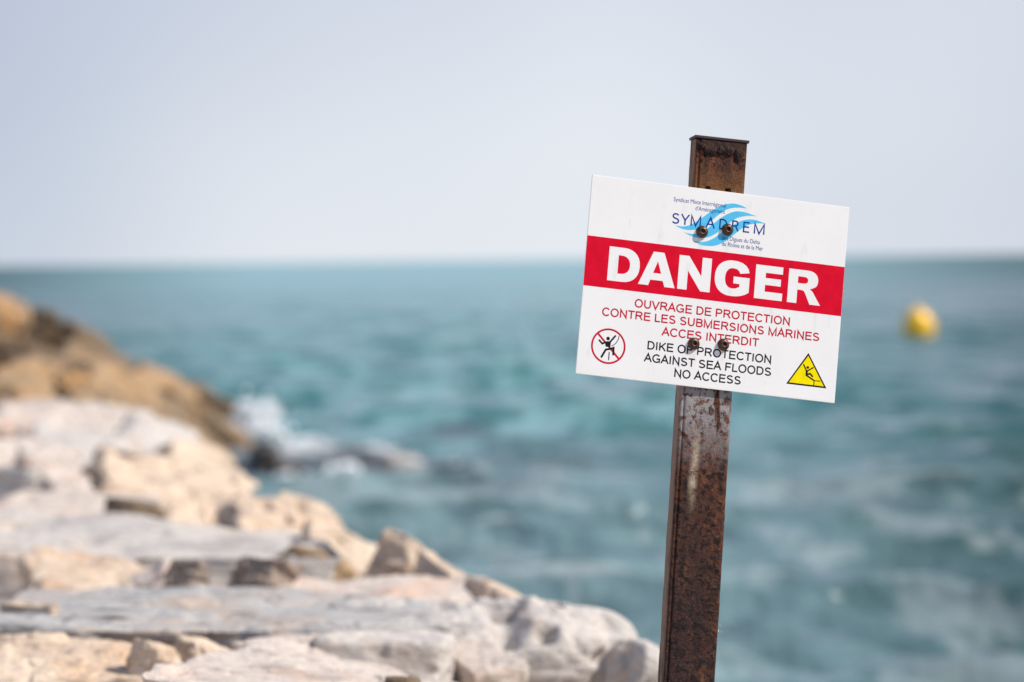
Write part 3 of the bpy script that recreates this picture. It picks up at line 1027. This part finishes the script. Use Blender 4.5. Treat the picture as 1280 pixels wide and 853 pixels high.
f = Flat()
BT, BB = 0.3065, 0.5580
x0, z0 = uv(0.0007, BT)
x1, z1 = uv(0.9993, BB)
f.poly([(x0, z1), (x1, z1), (x1, z0), (x0, z0)])
f.build('red_band', RED, panel)


# ---- plain sans capitals drawn as centre-lines (units: cap height 716, as in common grotesques)
def arc(cx, cy, rx, ry, a0, a1, n=12):
    return [(cx + rx * math.cos(math.radians(a0 + (a1 - a0) * k / n)), cy + ry * math.sin(math.radians(a0 + (a1 - a0) * k / n))) for k in range(n + 1)]


def sbend():
    up = arc(330, 524, 208, 150, 22, 262, 16)
    lo = arc(330, 196, 232, 154, 82, -158, 16)
    return up[:-1] + [(330, 366)] + lo[1:]


G = {
    'A': (667, [[(40, 0), (333, 700), (627, 0)], [(140, 250), (527, 250)]]),
    'B': (667, [[(118, 41), (118, 675), (370, 675)] + arc(370, 530, 185, 145, 90, -90, 10)[1:] + [(118, 385)], [(118, 376), (390, 376)] + arc(390, 208, 190, 167, 90, -90, 10)[1:] + [(118, 41)]]),
    'C': (722, [arc(390, 358, 296, 328, 38, 322, 26)]),
    'D': (722, [[(122, 41), (122, 675), (350, 675)] + arc(350, 358, 270, 317, 90, -90, 16)[1:] + [(80, 41)]]),
    'E': (667, [[(612, 675), (122, 675), (122, 41), (622, 41)], [(122, 375), (580, 375)]]),
    'F': (611, [[(568, 675), (122, 675), (122, 0)], [(122, 365), (520, 365)]]),
    'G': (778, [arc(400, 358, 308, 328, 42, 335, 26)[:-1] + [(665, 120), (665, 325), (410, 325)]]),
    'I': (278, [[(139, 0), (139, 716)]]),
    'K': (667, [[(122, 0), (122, 716)], [(600, 716), (130, 255)], [(280, 400), (610, 0)]]),
    'L': (556, [[(118, 716), (118, 41), (520, 41)]]),
    'M': (833, [[(118, 0), (118, 690), (416, 20), (715, 690), (715, 0)]]),
    'N': (722, [[(122, 0), (122, 690), (600, 26), (600, 716)]]),
    'O': (778, [arc(389, 358, 298, 328, 0, 360, 32)]),
    'P': (667, [[(122, 0), (122, 675), (380, 675)] + arc(380, 505, 188, 170, 90, -90, 12)[1:] + [(122, 335)]]),
    'R': (722, [[(122, 0), (122, 675), (410, 675)] + arc(410, 515, 188, 160, 90, -90, 12)[1:] + [(122, 355)], [(350, 355), (470, 270), (650, 0)]]),
    'S': (667, [sbend()]),
    'T': (611, [[(25, 675), (586, 675)], [(306, 0), (306, 675)]]),
    'U': (722, [[(125, 716), (125, 290)] + arc(361, 268, 236, 236, 180, 360, 16) + [(597, 716)]]),
    'V': (667, [[(40, 716), (333, 20), (627, 716)]]),
    'Y': (667, [[(40, 716), (333, 310), (627, 716)], [(333, 0), (333, 310)]]),
    ' ': (278, []),
}


def text_width(s):
    return sum(G[c][0] for c in s) - 100


def line(s, a0, a1, bc, cap, mat, stroke=124, name='lettering', extra=0):
    """a line of capitals from panel fraction a0 to a1, centred on height bc, cap = cap height as a fraction"""
    fl = Flat(1)
    xs, _ = uv(a0, bc)
    xe_, zc_ = uv(a1, bc)
    sy = cap * SH / 716.0
    tot = text_width(s) + extra * (len(s) - 1)
    sx = (xe_ - xs) / tot
    pen = -55
    zb = zc_ - 358 * sy
    for ch in s:
        w, strokes = G[ch]
        for st in strokes:
            closed = ch == 'O'
            pts = [(xs + (pen + x) * sx, zb + y * sy) for x, y in (st[:-1] if closed else st)]
            fl.strip(pts, stroke * (sx + sy) / 2, closed=closed)
        pen += w + extra
    return fl.build(name, mat, panel)


CAPH = 0.0405
line('OUVRAGE DE PROTECTION', 0.2018, 0.8027, 0.6155, CAPH, REDT)
line('CONTRE LES SUBMERSIONS MARINES', 0.081, 0.921, 0.677, CAPH, REDT)
line('ACCES INTERDIT', 0.3153, 0.6875, 0.741, CAPH, REDT)
line('DIKE OF PROTECTION', 0.2626, 0.7419, 0.818, CAPH, BLACK)
line('AGAINST SEA FLOODS', 0.2562, 0.745, 0.8805, CAPH, BLACK)
line('NO ACCESS', 0.3734, 0.6306, 0.9415, CAPH, BLACK)


# ---- heavy DANGER lettering as filled outlines with counters
def heavy(outlines, a0, a1, b0, b1, mat):
    """outlines in a unit box (0..1, 0..1 up); holes cut by the 2D curve fill"""
    cu = bpy.data.curves.new('glyph', 'CURVE')
    cu.dimensions = '2D'
    cu.fill_mode = 'BOTH'
    xl, zt = uv(a0, b0)
    xr, zb = uv(a1, b1)
    for pts in outlines:
        sp = cu.splines.new('POLY')
        sp.points.add(len(pts) - 1)
        for k, (x, y) in enumerate(pts):
            sp.points[k].co = (xl + (xr - xl) * x, zb + (zt - zb) * y, 0, 1)
        sp.use_cyclic_u = True
    tmp = bpy.data.objects.new('glyph', cu)
    COL.objects.link(tmp)
    dg = bpy.context.evaluated_depsgraph_get()
    me = bpy.data.meshes.new_from_object(tmp.evaluated_get(dg))
    bpy.data.objects.remove(tmp)
    bpy.data.curves.remove(cu)
    n = len(me.vertices)
    co = np.zeros(n * 3, dtype=np.float32)
    me.vertices.foreach_get('co', co)
    co = co.reshape(-1, 3)
    out = np.stack([co[:, 0], np.full(n, PRINT - 0.00003), co[:, 1]], 1).astype(np.float32)
    me.vertices.foreach_set('co', out.ravel())
    me.update()
    bm = bmesh.new()
    bm.from_mesh(me)
    bm.normal_update()
    for fc in bm.faces:
        if fc.normal.y > 0:
            fc.normal_flip()
    bm.to_mesh(me)
    bm.free()
    me.materials.clear()
    return link('letter', me, mat, panel)


def rarc(cx, cy, rx, ry, a0, a1, n=14):
    # superelliptic arcs: heavy grotesque bowls are squarer than circles
    out = []
    for k in range(n + 1):
        a = math.radians(a0 + (a1 - a0) * k / n)
        c, s = math.cos(a), math.sin(a)
        e = 0.88
        out.append((cx + rx * math.copysign(abs(c) ** e, c), cy + ry * math.copysign(abs(s) ** e, s)))
    return out


HEAVY = {
    'D': [[(0, 0), (0, 1), (0.46, 1)] + rarc(0.46, 0.5, 0.54, 0.5, 90, -90)[1:],
          [(0.31, 0.23), (0.40, 0.23)] + rarc(0.40, 0.5, 0.29, 0.27, -90, 90)[1:] + [(0.31, 0.77)]],
    'A': [[(0, 0), (0.36, 1), (0.65, 1), (1, 0), (0.72, 0), (0.665, 0.17), (0.325, 0.17), (0.275, 0)],
          [(0.385, 0.375), (0.605, 0.375), (0.495, 0.735)]],
    'N': [[(0, 0), (0, 1), (0.30, 1), (0.71, 0.44), (0.71, 1), (1, 1), (1, 0), (0.71, 0), (0.29, 0.565), (0.29, 0)]],
    'G': [[(0.54, 0.56), (1, 0.56), (1, 0.13)] + [(0.90, 0.06), (0.78, 0.01), (0.64, -0.02), (0.52, -0.025)] +
          rarc(0.50, 0.5, 0.50, 0.525, -90, -270, 22)[1:] + [(0.62, 1.02), (0.76, 0.985), (0.88, 0.91), (0.95, 0.82), (0.985, 0.71), (0.72, 0.66), (0.69, 0.73), (0.62, 0.785), (0.52, 0.80)] +
          rarc(0.51, 0.5, 0.215, 0.30, 90, 270, 14)[1:] + [(0.60, 0.205), (0.70, 0.255), (0.72, 0.27), (0.72, 0.355), (0.54, 0.355)]],
    'E': [[(0, 0), (0, 1), (0.97, 1), (0.97, 0.785), (0.365, 0.785), (0.365, 0.63), (0.92, 0.63), (0.92, 0.425), (0.365, 0.425), (0.365, 0.225), (1, 0.225), (1, 0)]],
    'R': [[(0, 0), (0, 1), (0.56, 1)] + rarc(0.56, 0.715, 0.33, 0.285, 90, -35, 12)[1:] + [(0.76, 0.495), (0.655, 0.445), (0.72, 0.41), (0.77, 0.355), (0.80, 0.30), (1.0, 0), (0.68, 0), (0.53, 0.31), (0.49, 0.375), (0.44, 0.40), (0.385, 0.405), (0.285, 0.405), (0.285, 0)],
          [(0.285, 0.60), (0.47, 0.60)] + rarc(0.47, 0.70, 0.12, 0.10, -90, 90, 10)[1:] + [(0.285, 0.80)]],
}
for ch, a0, a1 in (('D', 0.0885, 0.2087), ('A', 0.207, 0.348), ('N', 0.3576, 0.483), ('G', 0.4985, 0.6335), ('E', 0.655, 0.764), ('R', 0.784, 0.914)):
    heavy(HEAVY[ch], a0, a1, 0.3475, 0.5185, WHITE)

# ---- the maker's emblem: three light-blue waves behind wide-set capitals
E1, E2 = Vector((323.0, 37.0)), Vector((-21.0, 247.0))
DET = E1.x * E2.y - E1.y * E2.x


def frac(x, y):
    dx, dy = x - 740.0, y - 220.0
    return (dx * E2.y - dy * E2.x) / DET, (E1.x * dy - E1.y * dx) / DET


def zoomed(pts):
    return [uv(*frac(820 + x / 8.0, 230 + y / 8.0)) for x, y in pts]


def smooth(pts, n=5):
    p = [Vector(q) for q in pts]
    out = []
    for i in range(len(p) - 1):
        a, b, c, d = p[max(i - 1, 0)], p[i], p[i + 1], p[min(i + 2, len(p) - 1)]
        for k in range(n):
            t = k / n
            out.append(0.5 * ((2 * b) + (c - a) * t + (2 * a - 5 * b + 4 * c - d) * t * t + (3 * b - a - 3 * c + d) * t ** 3))
    out.append(p[-1])
    return [(q.x, q.y) for q in out]


for up, lo in (
    ([(180, 418), (260, 428), (330, 412), (400, 372), (460, 332), (520, 288), (600, 235), (680, 203), (760, 192), (840, 208), (905, 240)],
     [(180, 418), (260, 455), (340, 463), (420, 452), (490, 415), (550, 365), (610, 312), (680, 262), (750, 238), (820, 233), (905, 240)]),
    ([(265, 487), (350, 503), (420, 493), (490, 455), (560, 400), (640, 338), (720, 292), (800, 270), (890, 280), (940, 296), (1000, 318)],
     [(265, 487), (360, 530), (440, 545), (520, 530), (600, 488), (670, 432), (740, 376), (810, 335), (880, 318), (940, 314), (1000, 318)]),
    ([(355, 568), (440, 582), (520, 566), (600, 520), (680, 466), (760, 412), (830, 372), (900, 352), (980, 354), (1035, 370), (1085, 392)],
     [(355, 568), (440, 612), (540, 622), (620, 605), (700, 560), (770, 505), (840, 448), (910, 408), (980, 392), (1035, 388), (1085, 392)])):
    fl = Flat(0)
    U, L = zoomed(smooth(up)), zoomed(smooth(lo))
    y = fl.y()
    base = len(fl.v)
    for (ux, uz), (lx, lz) in zip(U, L):
        fl.v += [(ux, y, uz), (lx, y, lz)]
    for i in range(len(U) - 1):
        fl.f.append((base + 2 * i, base + 2 * i + 1, base + 2 * i + 3, base + 2 * i + 2))
    fl.build('wave_emblem', CYAN, panel)

fl = Flat(1)
for ch, xl, xr in (('S', 152, 222), ('Y', 240, 322), ('M', 335, 442), ('A', 490, 578), ('D', 622, 702), ('R', 750, 815), ('E', 862, 925), ('M', 970, 1082)):
    w, strokes = G[ch]
    # letter centre on the slanted base line; widths along the panel
    yc = 345 + (xl - 155) * 0.1135
    a_l, b_l = frac(820 + xl / 8.0, 230 + yc / 8.0)
    a_r, _ = frac(820 + xr / 8.0, 230 + (yc + (xr - xl) * 0.1135) / 8.0)
    X0, Zc = uv(a_l, 0.1673)
    X1, _ = uv(a_r, 0.1673)
    sy = 0.0535 * SH / 716
    side = 60 if ch not in 'AY' else 20
    sx = (X1 - X0) / (w - 2 * side)
    for st in strokes:
        fl.strip([(X0 + (x - side) * sx, Zc + (y - 358) * sy) for x, y in st], 0.0023)
fl.build('lettering', NAVY, panel)


def small_text(s, a0, a1, b_base, cap, mat):
    cu = bpy.data.curves.new('text', 'FONT')
    cu.body = s
    cu.offset = 0.0
    tmp = bpy.data.objects.new('text', cu)
    COL.objects.link(tmp)
    dg = bpy.context.evaluated_depsgraph_get()
    me = bpy.data.meshes.new_from_object(tmp.evaluated_get(dg))
    bpy.data.objects.remove(tmp)
    n = len(me.vertices)
    co = np.zeros(n * 3, dtype=np.float32)
    me.vertices.foreach_get('co', co)
    co = co.reshape(-1, 3)
    xl, zb = uv(a0, b_base)
    xr, _ = uv(a1, b_base)
    sx = (xr - xl) / (co[:, 0].max() - co[:, 0].min())
    sy = cap * SH / 0.70
    out = np.stack([xl + (co[:, 0] - co[:, 0].min()) * sx, np.full(n, PRINT - 0.00004), zb + co[:, 1] * sy], 1).astype(np.float32)
    me.vertices.foreach_set('co', out.ravel())
    me.update()
    bm = bmesh.new()
    bm.from_mesh(me)
    bm.normal_update()
    for fc in bm.faces:
        if fc.normal.y > 0:
            fc.normal_flip()
    bm.to_mesh(me)
    bm.free()
    me.materials.clear()
    link('lettering', me, mat, panel)


small_text('Syndicat Mixte Interrégional', 0.3173, 0.5195, 0.0815, 0.0215, NAVY)
small_text("d'Aménagement", 0.4034, 0.518, 0.1130, 0.0215, NAVY)
small_text('des Digues du Delta', 0.5148, 0.662, 0.2450, 0.0215, NAVY)
small_text('du Rhône et de la Mer', 0.5158, 0.676, 0.2755, 0.0215, NAVY)


# ---- pictograms
def zp(ox, oy, s):
    return lambda pts: [uv(*frac(ox + x / s, oy + y / s)) for x, y in pts]


Z1 = zp(720, 400, 12.19)
K1 = 1 / 12.19 * SW / 325.0                 # panel metres per zoomed pixel
c1 = Z1([(478, 407)])[0]
fl = Flat(0)
fl.strip([(c1[0] + 247 * K1 * math.cos(2 * math.pi * k / 48), c1[1] + 247 * K1 * math.sin(2 * math.pi * k / 48)) for k in range(48)], 28 * K1, closed=True)
fl.strip(Z1([(322, 212), (640, 604)]), 30 * K1)
fl.build('prohibition_ring', REDT, panel)


def limb(fl, pts, w):
    fl.strip(pts, w)
    fl.disc(pts[0], w / 2)
    fl.disc(pts[-1], w / 2)
    for q in pts[1:-1]:
        fl.disc(q, w / 2)


fl = Flat(1)
fl.disc(Z1([(475, 291)])[0], 27 * K1)
limb(fl, Z1([(344, 318), (388, 368), (432, 348)]), 27 * K1)
limb(fl, Z1([(584, 253), (512, 335)]), 27 * K1)
fl.poly(Z1([(425, 335), (520, 330), (508, 425), (438, 412)]))
limb(fl, Z1([(375, 567), (440, 458), (500, 448), (558, 432), (552, 532)]), 30 * K1)
fl.strip(Z1([(643, 250), (628, 305), (598, 355), (565, 385), (525, 405)]), 11 * K1)
fl.strip(Z1([(492, 492), (482, 618)]), 15 * K1)
fl.build('climbing_figure', BLACK, panel)

Z2 = zp(960, 430, 10.66)
K2 = 1 / 10.66 * SW / 325.0
fl = Flat(0)
fl.poly(Z2([(526, 118), (765, 592), (222, 528)]))
fl.build('triangle_border', BLACK, panel)
fl = Flat(1)
fl.poly(Z2([(524, 156), (730, 566), (258, 510)]))
fl.build('warning_triangle', YEL, panel)
fl = Flat(2)
fl.disc(Z2([(515, 312)])[0], 18 * K2)
limb(fl, Z2([(460, 275), (495, 350)]), 18 * K2)
limb(fl, Z2([(588, 315), (515, 355)]), 17 * K2)
fl.poly(Z2([(488, 345), (522, 352), (510, 395), (505, 415), (482, 410), (486, 380)]))
limb(fl, Z2([(500, 408), (545, 395), (578, 432)]), 22 * K2)
fl.strip(Z2([(488, 412), (600, 488)]), 20 * K2)
fl.strip(Z2([(600, 490), (685, 495)]), 12 * K2)
fl.strip(Z2([(600, 488), (592, 562)]), 13 * K2)
fl.build('falling_figure', BLACK, panel)

# ---- bolts
BOLT = NT('rusty_bolt_steel')
bv = BOLT.coord()
bf = BOLT.noise(bv, 500, 4, 0.6)
BOLT.b.inputs['Metallic'].default_value = 0.55
BOLTM = BOLT.done(BOLT.ramp(bf, [(0.38, (0.035, 0.016, 0.012)), (0.55, (0.09, 0.045, 0.03)), (0.72, (0.26, 0.18, 0.12))]), 0.42, BOLT.bump(bf, 0.4, 0.0005), 0.5)
co, F = lathe([(0.0005, -0.0012), (0.0024, -0.0012), (0.0026, -0.0038), (0.0030, -0.0046), (0.0042, -0.0046), (0.0062, -0.0038), (0.0076, -0.0026), (0.0086, -0.0012), (0.0088, 0.0)], 24)
co = co[:, [0, 2, 1]]
bolt_me = mesh_np('bolt', co, F)
bolt_me.materials.append(BOLTM)
wco, wF = lathe([(0.0002, -0.0008), (0.0094, -0.0008), (0.0099, -0.0003), (0.0099, 0.0)], 28)
wash_me = mesh_np('washer', wco[:, [0, 2, 1]], wF)
wash_me.materials.append(DARKSTEEL)
for k, (a, b) in enumerate(((0.4352, 0.2182), (0.5326, 0.1915), (0.438, 0.7846), (0.5517, 0.7716))):
    x, z = uv(a, b)
    o = bpy.data.objects.new('bolt', bolt_me)
    COL.objects.link(o)
    o.parent = panel
    o.location = (x, -ST - 0.0006, z)
    o.scale = (1.08, 1.3, 1.08)
    o.rotation_euler = (0.05 * (k - 1.5), 0.9 * k, 0.04 * k)
